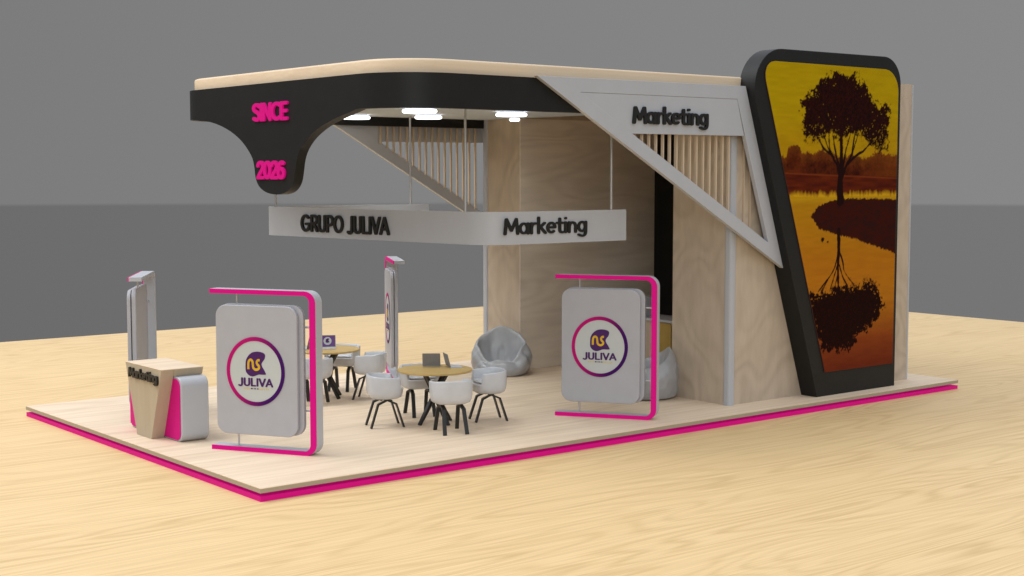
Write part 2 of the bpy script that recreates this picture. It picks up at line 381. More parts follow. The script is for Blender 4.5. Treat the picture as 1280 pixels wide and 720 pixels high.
build('lettering', text_mb('GRUPO JULIVA', cn - Vector((ud.y*-1, ud.x, 0)).normalized()*-.0, ud, (0, 0, 1), 1.69, .235, .028, .18, .03), M_letter, hs)

# ------------------------------------------------------------------ triangular signs at both ends of the canopy
def tri_sign(front):
    f = (lambda y: y) if front else (lambda y: 6-y)
    lab = ('white triangular frame with a Marketing board and wood slats at the front of the canopy' if front else
           'dim far triangular frame with wood slats seen from behind under the rear canopy edge')
    t = thing('triangular_sign', lab, 'sign frame', (5.6, f(.38), 1.70), 0, 'slatted triangular frames on the canopy')
    P = lambda u, v, d: (u, f(d), v)
    build('frame', MB().ring([(3.615, 3.955), (6.947, 3.968), (7.697, 1.70)], [(4.243, 3.80), (6.80, 3.806), (7.404, 2.035)], P, .355, .415), M_white, t, bevel=.003)
    build('board', MB().prism([(4.247, 3.797), (6.797, 3.803), (6.928, 3.362), (5.038, 3.357)], P, .3575, .405), M_white, t)
    sl = MB(); k = 0; x = 5.03
    while x < 7.30:
        z0 = 3.357-(x+.0175-5.037)*.5586-.03
        if not (6.80 < x < 6.99):
            y0, y1 = (.425, .458) if x < 6.86 else (.478, .499)
            sl.box((x, min(f(y0), f(y1)), z0), (x+.022, max(f(y0), f(y1)), 3.573))
        x += .1135
    build('slats', sl, M_slat, t)
    if front:
        build('lettering', text_mb('Marketing', (5.652, .357, 3.548), (1, 0, 0), (0, 0, 1), 1.245, .262, .028, .175), M_letter, t)
tri_sign(True); tri_sign(False)

# ------------------------------------------------------------------ picture tower
tw = thing('picture_tower', 'tall black tower with slanted side showing a sunset tree picture', 'display tower', (9.1, .37, 0))
XL = lambda z: 8.26-.331*z
hz = round_poly([(XL(.001), .001), (9.912, .001), (9.912, 4.455), (XL(4.44), 4.44)], [0, 0, .36, .50], 14)
build('housing', MB().prism(hz, lambda u, v, d: (u, d, v), .24, .498), M_black, tw, smooth=25, bevel=.006)
# the picture: a printed sheet, colours worked out on a fine grid
SL = lambda z: 8.51-.331*z
Z0, Z1, XR = .315, 4.285, 9.845
crown = [(7.89,3.64),(7.88,3.79),(7.96,3.88),(8.11,3.96),(8.13,4.03),(8.31,4.12),(8.51,4.2),(8.71,4.18),(8.94,4.16),(9.13,4.05),(9.18,3.96),(9.32,3.85),(9.42,3.78),(9.59,3.77),(9.67,3.6),(9.62,3.45),(9.59,3.24),(9.44,3.22),(9.22,3.27),(9.03,3.41),(8.82,3.42),(8.64,3.35),(8.37,3.38),(8.2,3.34),(8.03,3.35),(7.92,3.29),(7.87,3.47)]
treel = [(7.2,3.16),(7.34,3.16),(7.43,3.13),(7.57,3.12),(7.61,3.25),(7.72,3.28),(7.83,3.23),(7.87,3.17),(8.07,3.17),(8.29,3.21),(8.47,3.17),(8.65,3.12),(8.88,3.15),(9.11,3.1),(9.25,3.15),(9.39,3.19),(9.59,3.16),(9.95,3.15)]
island = [(8.06,2.34),(8.12,2.42),(8.22,2.49),(8.48,2.56),(8.81,2.58),(9.95,2.56),(9.95,1.79),(9.51,1.9),(9.0,2.03),(8.55,2.11),(8.23,2.19),(8.13,2.29)]
rcrown = [(8.0,1.39),(8.25,1.36),(8.57,1.45),(9.01,1.45),(9.35,1.49),(9.56,1.31),(9.6,1.11),(9.44,.9),(9.15,.78),(8.87,.57),(8.35,.58),(8.1,1.02)]
branches = []
def limb(pts, w0, w1):
    P = [Vector(p) for p in pts]; n = 6; Q = []
    for i in range(len(P)-1):
        p0, p1, p2, p3 = P[max(i-1, 0)], P[i], P[i+1], P[min(i+2, len(P)-1)]
        for k in range(n):
            t = k/n; Q.append(.5*((2*p1)+(p2-p0)*t+(2*p0-5*p1+4*p2-p3)*t*t+(-p0+3*p1-3*p2+p3)*t**3))
    Q.append(P[-1]); m = len(Q)-1
    for i in range(m): branches.append((tuple(Q[i]), tuple(Q[i+1]), w0+(w1-w0)*i/m, w0+(w1-w0)*(i+1)/m))
limb([(8.655,2.55),(8.64,2.75),(8.66,3.0),(8.65,3.45)], .078, .030)
for pts in ([(8.64,2.8),(8.58,3.0),(8.44,3.15),(8.31,3.36)], [(8.65,2.95),(8.56,3.12),(8.47,3.42)], [(8.66,2.9),(8.72,3.08),(8.75,3.2),(8.84,3.42)],
            [(8.67,2.82),(8.76,3.0),(8.88,3.16),(9.0,3.42)], [(8.78,3.02),(8.95,3.13),(9.12,3.2),(9.27,3.32)], [(8.5,3.1),(8.42,3.22),(8.40,3.4)], [(8.88,3.16),(8.90,3.28),(8.93,3.42)], [(8.44,3.15),(8.3,3.22),(8.2,3.34)]):
    limb(pts, .027, .012)
limb([(8.63,2.16),(8.64,1.9),(8.63,1.7),(8.65,1.38)], .042, .020)
for pts in ([(8.63,1.86),(8.55,1.66),(8.42,1.52),(8.30,1.36)], [(8.63,1.72),(8.55,1.55),(8.46,1.36)], [(8.65,1.9),(8.73,1.74),(8.78,1.6),(8.99,1.42)], [(8.66,1.7),(8.74,1.54),(8.86,1.40)], [(8.64,1.6),(8.60,1.5),(8.56,1.38)], [(8.42,1.52),(8.36,1.48),(8.24,1.38)]):
    limb(pts, .018, .010)
def sdist(X, Z, poly):
    """signed distance to a polygon (negative inside), vectorised"""
    d = np.full(X.shape, 1e9); ins = np.zeros(X.shape, bool); n = len(poly)
    for i in range(n):
        (x0, z0), (x1, z1) = poly[i], poly[(i+1) % n]
        ex, ez = x1-x0, z1-z0; t = np.clip(((X-x0)*ex+(Z-z0)*ez)/(ex*ex+ez*ez+1e-12), 0, 1)
        d = np.minimum(d, np.hypot(X-x0-t*ex, Z-z0-t*ez))
        c = ((z0 > Z) != (z1 > Z)) & (X < (x1-x0)*(Z-z0)/((z1-z0) if z1 != z0 else 1e-12)+x0); ins ^= c
    return np.where(ins, -d, d)
NX, NZ = 230, 340
rng = np.random.default_rng(3)
def vnoise(X, Z, s):
    g_ = rng.random((90, 90)); x = X*s; z = Z*s; i = np.floor(x).astype(int); j = np.floor(z).astype(int); fx = x-i; fz = z-j
    fx = fx*fx*(3-2*fx); fz = fz*fz*(3-2*fz); G = lambda a, b: g_[a % 90, b % 90]
    return (G(i, j)*(1-fx)+G(i+1, j)*fx)*(1-fz)+(G(i, j+1)*(1-fx)+G(i+1, j+1)*fx)*fz
zz = np.linspace(Z0, Z1, NZ); rows = []
rTL, rTR = .26, .30
for z in zz:
    l, r = SL(z), XR
    if z > Z1-rTL: q = z-(Z1-rTL); l += (rTL-math.sqrt(max(0, rTL*rTL-q*q)))*.95
    if z > Z1-rTR: q = z-(Z1-rTR); r -= rTR-math.sqrt(max(0, rTR*rTR-q*q))
    rows.append(np.linspace(l, r, NX))
X = np.array(rows); Z = np.repeat(zz[:, None], NX, 1)
def mixc(a, b, t): t = np.clip(t, 0, 1)[..., None]; return a*(1-t)+b*t
def cst(r_, g_, b_): return np.broadcast_to(np.array([r_, g_, b_]), X.shape+(3,)).astype(float)
SK_, ORG, RED, DRK, MID = cst(.52, .375, .004), cst(.62, .235, .012), cst(.27, .045, .010), cst(.014, .005, .004), cst(.075, .012, .006)
nA, nB, nC, nD = vnoise(X, Z, 9), vnoise(X, Z, 22), vnoise(X, Z, 45), vnoise(X, Z, 80)
fuzz = (nA-.5)*.09+(nB-.5)*.10+(nC-.5)*.08+(nD-.5)*.06
C = mixc(SK_, cst(.50, .27, .006), (3.75-Z)*1.1+(vnoise(X*.6, Z*2, 6)-.5)*.25)
ht = np.interp(X, [p[0] for p in treel], [p[1] for p in treel])
band = (ht+fuzz*.35-Z)
tl_col = mixc(mixc(RED*1.0, MID*1.1, (nA*.5+nB*.3+nC*.35-.25)*1.5), cst(.40, .085, .012), np.clip((X-9.0)*1.1, 0, .8)*(nB*.6+.5))
tl_col = tl_col*np.array([.50, .62, .6])
tl_col = mixc(tl_col, cst(.30, .10, .012), np.clip(1-band/.16, 0, 1)*.55*(nB*.7+.4))
C = mixc(C, tl_col, band/.02)
C = mixc(C, mixc(MID*1.0, RED*.6, vnoise(X*.5, Z*3, 12)*.9), (2.91-.02*(X-7.5)-Z)/.02)                               # dark water below the far bank
C = mixc(C, cst(.24, .05, .012), (1-np.abs(2.905-.03*(X-7.5)-Z)/.013))                           # thin lit bank line
wz = 2.675+(vnoise(X*3.2, Z*.5, 9)-.5)*.05+(nC-.5)*.02
water = mixc(cst(.60, .31, .010), cst(.60, .23, .012), (2.55-Z)*1.2)
water = mixc(water, cst(.60, .235, .014), (1.9-Z)/.7); water = mixc(water, cst(.33, .075, .014), (1.25-Z)/.55); water = mixc(water, cst(.20, .035, .012), (.75-Z)/.4)
C = mixc(C, mixc(cst(.70, .42, .012), water, (2.6-Z)/.10), (wz-Z)/.07)
C = np.where((Z < 2.6)[..., None], C*.86, C)*(.93+.14*vnoise(X*.4, Z*2.5, 14))[..., None]
C = mixc(C, mixc(MID*.75, DRK*2.2, vnoise(X, Z*2.5, 11)*.9), (-sdist(X, Z, island)+(nC-.5)*.03)/.012)
def wline(C, a, b, w0, w1):
    ex, ez = b[0]-a[0], b[1]-a[1]; t = np.clip(((X-a[0])*ex+(Z-a[1])*ez)/(ex*ex+ez*ez), 0, 1)
    return mixc(C, DRK*1.3, (w0+(w1-w0)*t-np.hypot(X-a[0]-t*ex, Z-a[1]-t*ez)+(nB-.5)*.012)/.008)
for b_ in branches: C = wline(C, *b_)
dd = sdist(X, Z, crown)
thin = np.clip((3.62-Z)/.34, 0, 1)*.6
gap = (nC*.55+nD*.45) > (.855-thin*.38)
cr = np.clip((-dd+.015+fuzz*1.1)/.035, 0, 1)*np.where(gap & (dd > -.30), .35+.4*nB, 1)
C = mixc(C, mixc(DRK, MID*.75, (nC*.6+nD*.5-.35)*1.1), cr)
dr = sdist(X, Z, rcrown)
gap2 = (nC*.5+nD*.5) > (.80-np.clip((Z-1.2)/.3, 0, 1)*.22)
C = mixc(C, mixc(DRK*.8, MID*.5, (nD-.3)), np.clip((-dr+fuzz*1.05)/.018, 0, 1)*np.where(gap2 & (dr > -.12), .3, 1))
for (x, z, r_) in ((8.31, 2.05, .035), (8.41, 2.02, .022)): C = mixc(C, DRK, (r_-np.hypot(X-x, Z-z)+(nD-.5)*.02)/.01)
pm = MB()
pm.v = [(X[j, i], .228, Z[j, i]) for j in range(NZ) for i in range(NX)]
pm.f = [(j*NX+i, j*NX+i+1, (j+1)*NX+i+1, (j+1)*NX+i) for j in range(NZ-1) for i in range(NX-1)]
po = build('picture', pm, M_screen, tw, normals=False)
ca = po.data.color_attributes.new('Col', 'FLOAT_COLOR', 'POINT')
ca.data.foreach_set('color', np.concatenate([np.clip(C*np.array([.82, .76, .85]), 0, 1), np.ones(X.shape+(1,))], 2).astype(np.float32).ravel())
edge = [(X[j, 0], Z[j, 0]) for j in range(NZ)] + [(X[j, -1], Z[j, -1]) for j in range(NZ-1, -1, -1)]
build('picture_backing', MB().prism(edge[::4]+[edge[-1]], lambda u, v, d: (u, d, v), .2283, .2395), plain('picture_edge', (.10, .035, .03), .5), tw)

# ------------------------------------------------------------------ sign stands
def colour_pts(o, fn):
    a = o.data.color_attributes.new('Col', 'FLOAT_COLOR', 'POINT')
    for i, p in enumerate(o.data.vertices): a.data[i].color = (*fn(p.co), 1)

def make_stand():
    """local axes: +x along the frame towards its upright, -y the printed front, z up"""
    t = thing('sign_stand', None, None)
    P = lambda u, v, d: (u, d, v)
    ro, wv, wh, Lx, H = .125, .066, .046, 1.236, 1.70
    outer = [(0, 0)] + arc(Lx-ro, ro, ro, 270, 360, 10) + arc(Lx-ro, H-ro, ro, 0, 90, 10) + [(0, H)]
    ri = .07
    inn = [(0, H-wh)] + arc(Lx-wv-ri, H-wh-ri, ri, 90, 0, 8) + arc(Lx-wv-ri, wh+ri, ri, 0, -90, 8) + [(0, wh)]
    fr = build('frame', MB().prism(outer+inn, P, .0, .145), M_white, t, smooth=30, world=False)
    build('light_strip', MB().prism(outer+inn, P, -.014, -.0005), M_led, fr, world=False, smooth=30)
    pn = build('front_panel', MB().prism(rrect(.087, .186, 1.04, 1.539, .12, 8), P, -.040, .0), M_sign, t, smooth=30, bevel=.006, world=False)
    build('back_panel', MB().prism(rrect(.10, .196, 1.088, 1.55, .12, 8), P, .009, .060), M_sign, t, smooth=30, bevel=.006, world=False)
    build('spacer', MB().box((.3, .0005, .4), (.8, .0085, 1.3)), M_black, t, world=False)
    for z0, z1 in ((wh-.001, .195), (1.551, H-wh+.001)): build('fixing_rod', MB().rod((.285, .06, z0), (.285, .06, z1), .011), M_metal, t, smooth=40, world=False)
    for z in (.457, 1.324): build('fixing_rod', MB().rod((1.089, .06, z), (Lx-wv+.001, .06, z), .011), M_metal, t, smooth=40, world=False)
    cx, cz, ro = .556, .854, .342
    n = 72; cir = lambda r: [(cx+r*math.cos(2*PI*i/n), cz+r*1.055*math.sin(2*PI*i/n)) for i in range(n)]
    build('logo_disc', MB().prism(cir(ro-.02), P, -.043, -.0405), M_sign2, pn, world=False)
    rg = build('logo_ring', MB().ring(cir(ro), cir(ro-.04), P, -.046, -.0405), M_print, pn, world=False)
    def grad(co):
        k = max(0, min(1, ((co.x-cx)-.35*(co.z-cz))/ro*.62+.5)); k = k*k*(3-2*k)
        return tuple(a*(1-k)+b*k for a, b in zip((.46, .010, .15), (.055, .010, .11)))
    colour_pts(rg, grad)
    E_ = [(-.32,.15),(-.31,.26),(-.265,.354),(-.19,.44),(-.09,.504),(.04,.53),(.16,.525),(.26,.50),(.314,.455),(.315,.39),(.29,.32),(.235,.25),(.20,.19),(.215,.12),(.26,.05),(.31,-.03),(.336,-.10),(.25,-.112),(.106,-.115),(.02,-.145),(-.09,-.176),(-.194,-.156),(-.27,-.10),(-.318,-.02)]
    build('logo_emblem', MB().prism([(cx+u*ro*1.06, cz+(v*1.03+.035)*ro*1.05) for u, v in smooth_poly(E_+[E_[0]])[:-1]], P, -.0455, -.0431), M_purple, pn, world=False)
    st = [(-.255,0),(-.255,.17),(-.23,.28),(-.155,.325),(-.09,.27),(-.072,.16),(-.055,.06),(.02,0),(.11,.005),(.172,.06),(.165,.125),(.105,.18),(.085,.25),(.13,.315),(.205,.32)]
    g_ = MB(); pts = smooth_poly(st, 4); w = .036; vsL = []
    for i, p in enumerate(pts):
        a, b = pts[max(i-1, 0)], pts[min(i+1, len(pts)-1)]; d = Vector((b[0]-a[0], b[1]-a[1])).normalized()
        for s in (-1, 1): vsL.append((cx+((p[0]+.04)*.86-.055-d.y*s*w)*ro, -.0475, cz+((p[1]-.17)*.88+.21+d.x*s*w)*ro*1.03))
    g_.add(vsL, [(2*i, 2*i+1, 2*i+3, 2*i+2) for i in range(len(pts)-1)])
    m_ = len(g_.v); g_.add([(x, -.0456, z) for x, y, z in g_.v[:m_]], [])
    k = len(pts)-1
    g_.f += [(2*i, 2*i+2, m_+2*i+2, m_+2*i) for i in range(k)] + [(2*i+1, m_+2*i+1, m_+2*i+3, 2*i+3) for i in range(k)]
    build('logo_monogram', g_, M_goldprint, pn, world=False)
    build('lettering', text_mb('JULIVA', (cx, -.0431, cz-.335*ro), (1, 0, 0), (0, 0, 1), 1.21*ro, .275*ro, .004, .21, .07), M_purple, pn, world=False)
    tg = MB(); x = -.42
    random.seed(5)
    dash = []
    while x < .42:
        w_ = random.choice((.03, .045, .06)); dash.append((x, w_)); x += w_+random.choice((.015, .02, .035))
    for x, w_ in dash: tg.box((cx+x*ro, -.0451, cz-.545*ro), (cx+(x+w_)*ro, -.0431, cz-(.51)*ro))
    to = build('tagline', tg, M_print, pn, world=False)
    colour_pts(to, lambda co: (.05, .02, .06) if abs((co.x-cx)/ro+.04) < .14 else (.62, .48, .18))
    return t
M_sign2 = plain('white_logo_ground', (.50, .525, .52), .5, .3, .015, 9)
M_purple = plain('purple_print', (.060, .010, .105), .5, .3, .05, 20)
M_goldprint = plain('gold_print', (.66, .40, .015), .5, .3, .12, 30)
stand = make_stand()
GS = 'pink edged sign stands with the round logo'
spots = [((.543, 2.02), (1.139, 1.036), 'front', 'pink edged sign stand with round logo beside the reception counter, largest in view'),
         ((4.721, 1.331), (5.342, .402), 'front', 'pink edged sign stand with round logo standing before the cabin and a bean bag'),
         ((.53, 4.03), (1.13, 4.99), 'rear', 'sign stand seen from its back edge behind the reception counter'),
         ((4.69, 4.71), (5.27, 5.78), 'rear', 'sign stand seen nearly edge on behind the nearer round table')]
for i, (a, b, side, lb) in enumerate(spots):
    o = stand if i == 0 else copy_tree(stand)
    d = Vector((b[0]-a[0], b[1]-a[1])); ang = math.atan2(d.y, d.x)
    o.location = (a[0], a[1], 0.0)
    if side == 'front': o.rotation_euler = (0, 0, ang)
    else: o.rotation_euler = (0, 0, ang); o['mirrored'] = True
    tag(o, lb, 'sign stand', GS)

# rear stands print their logo on the outward side: mirror by geometry (own meshes, letters un-mirrored)
def flip_stand(o):
    for ch in [x for x in bpy.data.objects if x.parent == o]:
        for q in [ch]+[y for y in bpy.data.objects if y.parent == ch]:
            q.data = q.data.copy(); me = q.data
            logo = q.name.split('.')[0] in ('logo_emblem', 'logo_monogram', 'lettering', 'tagline', 'logo_ring', 'logo_disc')
            for v in me.vertices:
                v.co.y = -v.co.y
                if logo: v.co.x = 2*.556-v.co.x
            if not logo: me.flip_normals()
            me.update()
for o in [x for x in bpy.data.objects if x.get('mirrored')]:
    flip_stand(o); del o['mirrored']

# ------------------------------------------------------------------ reception counter
ct = thing('reception_counter', 'pink and white rounded reception counter with a tapered wood front and black lettering', 'counter', (.55, 3.15, 0))
bx = lambda u, v, d: (d, u, v)
build('body', MB().prism(rrect(2.50, .002, 3.845, .705, .10, 8), bx, .43, .75), M_white, ct, smooth=40, bevel=.008)
build('front_panel', MB().prism(rrect(2.53, .018, 3.815, .682, .085, 8), bx, .421, .4295), M_pink, ct, smooth=40)
wf = [(2.93, .001), (3.30, .001), (3.575, .786), (2.645, .786)]
M_ped = wood('darkened_counter_wood', (.47, .395, .285), (.37, .30, .21), (.8, .8, .3), 30, (14, 14, 1), .3)  # counter wood with the shade of its upright faces put into the colour
build('wood_pedestal', MB().prism(wf, bx, .27, .4205), M_ped, ct, bevel=.003)
build('wood_top', MB().prism([(2.64, .7862), (3.58, .7862), (3.58, .792), (2.64, .792)], bx, .268, .762), M_deck, ct)  # thin pale sheet, keeps the top looking lit beside the darkened sides
build('worktop', MB().prism([(2.668, .7065), (3.553, .7065), (3.581, .786), (2.639, .786)], bx, .4215, .76), M_ped, ct, bevel=.003)
build('lettering', text_mb('Marketing', (.269, 3.085, .680), (0, -1, 0), (0, 0, 1), .74, .145, .025, .20), M_letter, ct)

# ------------------------------------------------------------------ furniture
def table(x, y, rz, label):
    t = thing('round_table', label, 'table', (x, y, 0), rz, 'round gold topped tables')
    build('tabletop', MB().cyl((0, 0), .435, .612, .636, 64, ch=.004), M_gold, t, smooth=40, world=False)
    for k in range(4):
        a = R(45+90*k); c, s = math.cos(a), math.sin(a); off = (-s*.018, c*.018)
        build('leg', MB().bar((c*.19+off[0], s*.19+off[1], .612), (-c*.235+off[0], -s*.235+off[1], .002), .04, .03, (-s, c, 0)), M_blackleg, t, world=False)
    return t
table(3.28, 1.80, R(-36), 'round gold topped table nearest the viewer with two laptops')
table(3.30, 4.24, R(-30), 'round gold topped table farther back, half hidden by a pink edged sign')

def make_chair():
    """local: +x is the open front, z up"""
    t = thing('tub_chair', None, None)
    na = 144; hw, hd = .235, .20
    def rad(a, k=1):
        c, s = abs(math.cos(a))/(hd*k), abs(math.sin(a))/(hw*k); e = 2.7
        return (c**e+s**e)**(-1/e)
    prof_o = [(.0, .326), (.45, .326), (.74, .334), (.90, .352), (.965, .385), (1.0, .43)]
    mb = MB(); rings = []
    for a_i in range(na):
        a = 2*PI*a_i/na; ad = abs((a+PI) % (2*PI)-PI)
        k = max(0, min(1, (ad-R(52))/R(6))); k = k*k*(3-2*k)
        back = max(0, min(1, (ad-R(60))/R(80)))
        h = .452+k*(.128+.022*back)
        th = .035
        ro_ = rad(a); pr = [(q*ro_, z) for q, z in prof_o[1:]] + [(ro_*1.015, .43+(h-.43)*.45), (ro_*1.02, h-.014), (ro_*1.012, h-.004), (ro_-.006, h), (ro_-th+.008, h), (ro_-th, h-.006), (ro_-th-.002, .452+(h-.452)*.5), (ro_-th-.008, .449), (ro_*.55, .455), (ro_*.2, .456)]
        rings.append([(r*math.cos(a), r*math.sin(a), z) for r, z in pr])
    m = len(rings[0])
    vs = [p for r_ in rings for p in r_] + [(0, 0, .326), (0, 0, .456)]
    fs = [(i*m+k, ((i+1) % na)*m+k, ((i+1) % na)*m+k+1, i*m+k+1) for i in range(na) for k in range(m-1)]
    fs += [(na*m, ((i+1) % na)*m, i*m) for i in range(na)] + [(na*m+1, i*m+m-1, ((i+1) % na)*m+m-1) for i in range(na)]
    build('shell', mb.add(vs, fs), M_plastic, t, smooth=60, world=False)
    cs = [(r_[0]*.80, r_[1]*.80) for r_ in [(rad(2*PI*i/na)*math.cos(2*PI*i/na), rad(2*PI*i/na)*math.sin(2*PI*i/na)) for i in range(na)]]
    cm = MB(); lev = [(1.0, .457), (1.02, .467), (.97, .477), (.85, .482), (.4, .483)]
    cv = [(x*q, y*q, z) for q, z in lev for x, y in cs]
    cm.add(cv, [(k*na+i, k*na+(i+1) % na, (k+1)*na+(i+1) % na, (k+1)*na+i) for k in range(len(lev)-1) for i in range(na)] + [tuple(range((len(lev)-1)*na, len(lev)*na))])
    build('seat_pad', cm, M_plastic, t, smooth=60, world=False)
    for s in (-1, 1):
        y = s*.105
        for e in (-1, 1):
            build('leg', MB().strip([(e*.001, y, .316), (e*.105, y+s*.012, .272), (e*.192, y+s*.025, .001)], .042, .020, (0, 1, 0)), M_blackleg, t, world=False)
    build('seat_mount', MB().box((-.03, -.13, .3165), (.03, .13, .3275)), M_blackleg, t, world=False)
    return t
chair = make_chair()
CH = [((3.28, 1.80), 160, .60, 'white tub chair left of the nearer round table, side on to the viewer'),
      ((3.28, 1.80), 251, .62, 'white tub chair with its back to the viewer, in front of the nearer round table'),
      ((3.28, 1.80), 340, .65, 'white tub chair right of the nearer round table, below the big bean bag'),
      ((3.28, 1.80), 72, .60, 'white tub chair behind the nearer round table, mostly hidden by the tabletop'),
      ((3.30, 4.24), 222, .56, 'white tub chair of the farther table, behind the upright of a pink sign stand'),
      ((3.30, 4.24), 310, .59, 'white tub chair with its rounded back turned to the viewer right of the farther table'),
      ((3.30, 4.24), 40, .66, 'white tub chair on the far side of the farther table, front open towards the viewer'),
      ((3.30, 4.24), 132, .60, 'white tub chair of the farther table hidden almost wholly behind a sign panel')]
for i, ((x, y), a, r, lb) in enumerate(CH):
    o = chair if i == 0 else copy_tree(chair)
    o.location = (x+r*math.cos(R(a)), y+r*math.sin(R(a)), 0); o.rotation_euler = (0, 0, R(a+180))
    tag(o, lb, 'chair', 'white tub chairs round the tables')

def laptop(x, y, ang, label, screen_on=False, size=(.21, .15), tilt=14):
    """the base reaches out along ang; the lid stands at its inner edge facing ang"""
    t = thing('laptop', label, 'laptop', (x, y, .6365), R(ang), 'open laptops on the round tables')
    w, d = size
    build('keyboard_base', MB().box((0, -w/2, 0), (d, w/2, .010)), M_keys, t, bevel=.003, world=False)
    c, s = math.cos(R(tilt)), math.sin(R(tilt))
    T = lambda u, v, q: (-s*v+q*c, u, .012+c*v+q*s)
    lid = build('lid', MB().prism(rrect(-w/2, 0, w/2, .155, .008, 4), T, -.008, 0), M_laptop, t, world=False)
    sc = MB().prism([(-w/2+.008, .008), (w/2-.008, .008), (w/2-.008, .147), (-w/2+.008, .147)], T, .0005, .0012)
    if screen_on:
        build('display', sc, plain('purple_display', (.075, .012, .13), .4, glow=.25), lid, world=False)
        cc = [(.052*math.cos(2*PI*i/32), .078+.052*math.sin(2*PI*i/32)) for i in range(32)]
        build('display_logo', MB().prism(cc, T, .0016, .0024), M_sign2, lid, world=False)
        e2 = [(-.026, .065), (-.02, .10), (.005, .115), (.022, .108), (.012, .085), (.026, .06), (-.008, .052)]
        build('display_emblem', MB().prism(e2, T, .0026, .0032), M_purple, lid, world=False)
    else:
        build('display', sc, M_black, lid, world=False)
laptop(3.36, 1.98, 52, 'grey laptop standing with its dark back to the viewer on the nearer table')
laptop(3.50, 1.83, -22, 'grey laptop seen edge on at the right of the nearer table')
laptop(3.13, 4.36, 125, 'grey laptop with its back to the viewer at the left of the farther table')
laptop(3.36, 4.30, -118, 'laptop showing a purple display with a white logo on the farther table', True)

# ------------------------------------------------------------------ bean bags
def bean_mesh(seed):
    """slumped bag: outer wall up to a lip that climbs to a peak at the back, then a hollow for the seat; +x is the front"""
    na, nw, ni = 120, 22, 26; vs = []; fs = []
    sm = lambda t: max(0, min(1, t))**2*(3-2*max(0, min(1, t)))
    for i in range(na):
        a = 2*PI*i/na; ad = abs((a+PI) % (2*PI)-PI)              # 0 at front, pi at back
        h = .185+.185*sm((ad-R(28))/R(55))+.30*max(0, min(1, 1.15-math.sqrt(((PI-ad)/R(98))**2+.028)))
        base = .385*(1+.03*math.cos(2*a)); bulge = .435*(1+.02*math.cos(3*a+seed))
        lip = .375-.01*sm(ad/R(70))-.065*sm((ad-R(105))/R(75))
        cx = -.02
        for k in range(nw):
            t = k/(nw-1)
            z = h*t
            if t < .45: r = base+(bulge-base)*math.sin(min(1, t/.45)*PI/2)
            else:
                q = (t-.45)/.55; r = bulge+(lip-bulge)*(q**2.2)
            vs.append((cx+r*math.cos(a), r*math.sin(a), z))
        floor_z = .11
        for k in range(1, ni+1):
            t = k/ni; r = lip*(1-t)
            rim = .05*math.sin(min(1, t/.22)*PI)*(1-sm((ad-R(70))/R(30)))*(1+.35*math.sin(7*a+seed))+.03*math.exp(-((ad-R(66))/R(13))**2)*math.sin(min(1, t/.3)*PI)
            zc = floor_z+.02*math.cos(a)*(1-t)+.05*(1-t)*max(0, -math.cos(a))
            fall = .88*sm((t-.04)/.42)+.12*min(1, t*1.2)
            z = h+(zc-h)*fall+rim
            vs.append((cx+r*math.cos(a)-.0*t, r*math.sin(a), z))
    m = nw+ni
    for i in range(na):
        j = (i+1) % na
        fs += [(i*m+k, j*m+k, j*m+k+1, i*m+k+1) for k in range(m-1)]
    fs.append(tuple(i*m for i in range(na-1, -1, -1)))
    out = []
    for x, y, z in vs:
        p = Vector((x*4+seed, y*4, z*4)); d = mnoise.noise(p)*.020+mnoise.noise(p*2.3)*.014+(.5-abs(mnoise.noise(p*1.7)))*.012
        a = math.atan2(y, x); d += .010*math.sin(11*a+seed+9*z)*math.exp(-((z-.25)/.09)**2)+.012*math.exp(-((abs(a)-R(62))/R(7))**2)*math.exp(-((z-.3)/.12)**2)
        r = math.hypot(x, y)+1e-6; g_ = min(1, z/.06)
        out.append((x+x/r*d*g_, y+y/r*d*g_, max(0, z+d*.7*g_)))
    mb = MB().add(out, fs); return mb
def bean(x, y, ang, label, seed, s=1):
    t = thing('bean_bag', label, 'bean bag', (x, y, 0.001), R(ang), 'white bean bag chairs')
    mb = bean_mesh(seed); mb.v = [(a*s, b*s, c*s) for a, b, c in mb.v]
    o = build('bag', mb, M_bean, t, smooth=80, world=False)
    me = o.data; bm = bmesh.new(); bm.from_mesh(me); bmesh.ops.remove_doubles(bm, verts=bm.verts, dist=1e-4); bm.to_mesh(me); bm.free()
    sd = o.modifiers.new('sub', 'SUBSURF'); sd.levels = 1; sd.render_levels = 1
    sm_ = MB(); na = 40
    hs_ = []
    for i in range(na+1):                                         # piped seam down the back
        tt = i/na; k = min(len(mb.v)-1, 60*(22+26)+int(tt*21)); p = mb.v[k]; hs_.append((p[0]-.002, p[1], p[2]))
    for a_, b_ in zip(hs_[:-1:2], hs_[2::2]):
        if (Vector(a_)-Vector(b_)).length > 1e-4: sm_.rod(a_, b_, .006, 8)
    build('seam', sm_, M_bean, t, smooth=60, world=False)
bean(6.42, 4.53, 228, 'white bean bag with a peaked back and open seat against the plywood wall', 1.3)
bean(6.56, 1.68, 148, 'white bean bag seen from the side behind a pink edged sign stand', 2.2, .965)

# ------------------------------------------------------------------ bar inside the cabin
br = thing('bar_counter', 'white topped bar counter with an ochre panel deep inside the cabin', 'bar counter', (7.95, 2.6, 0))
build('body', MB().box((7.70, 1.505, .001), (8.15, 3.7, .835)), M_ply, br)
build('worktop', MB().box((7.66, 1.504, .8355), (8.18, 3.74, .872)), M_white, br, bevel=.004)
build('door', MB().prism(rrect(2.33, .05, 2.66, .825, .045, 6), lambda u, v, d: (d, u, v), .0+7.682, 7.6995), M_ochre, br, smooth=30)
tag(build('white_box', MB().box((7.72, 2.98, .8725), (7.98, 3.5, 1.15)), M_white, bevel=.01), 'plain white box standing on the bar counter inside the cabin', 'box')

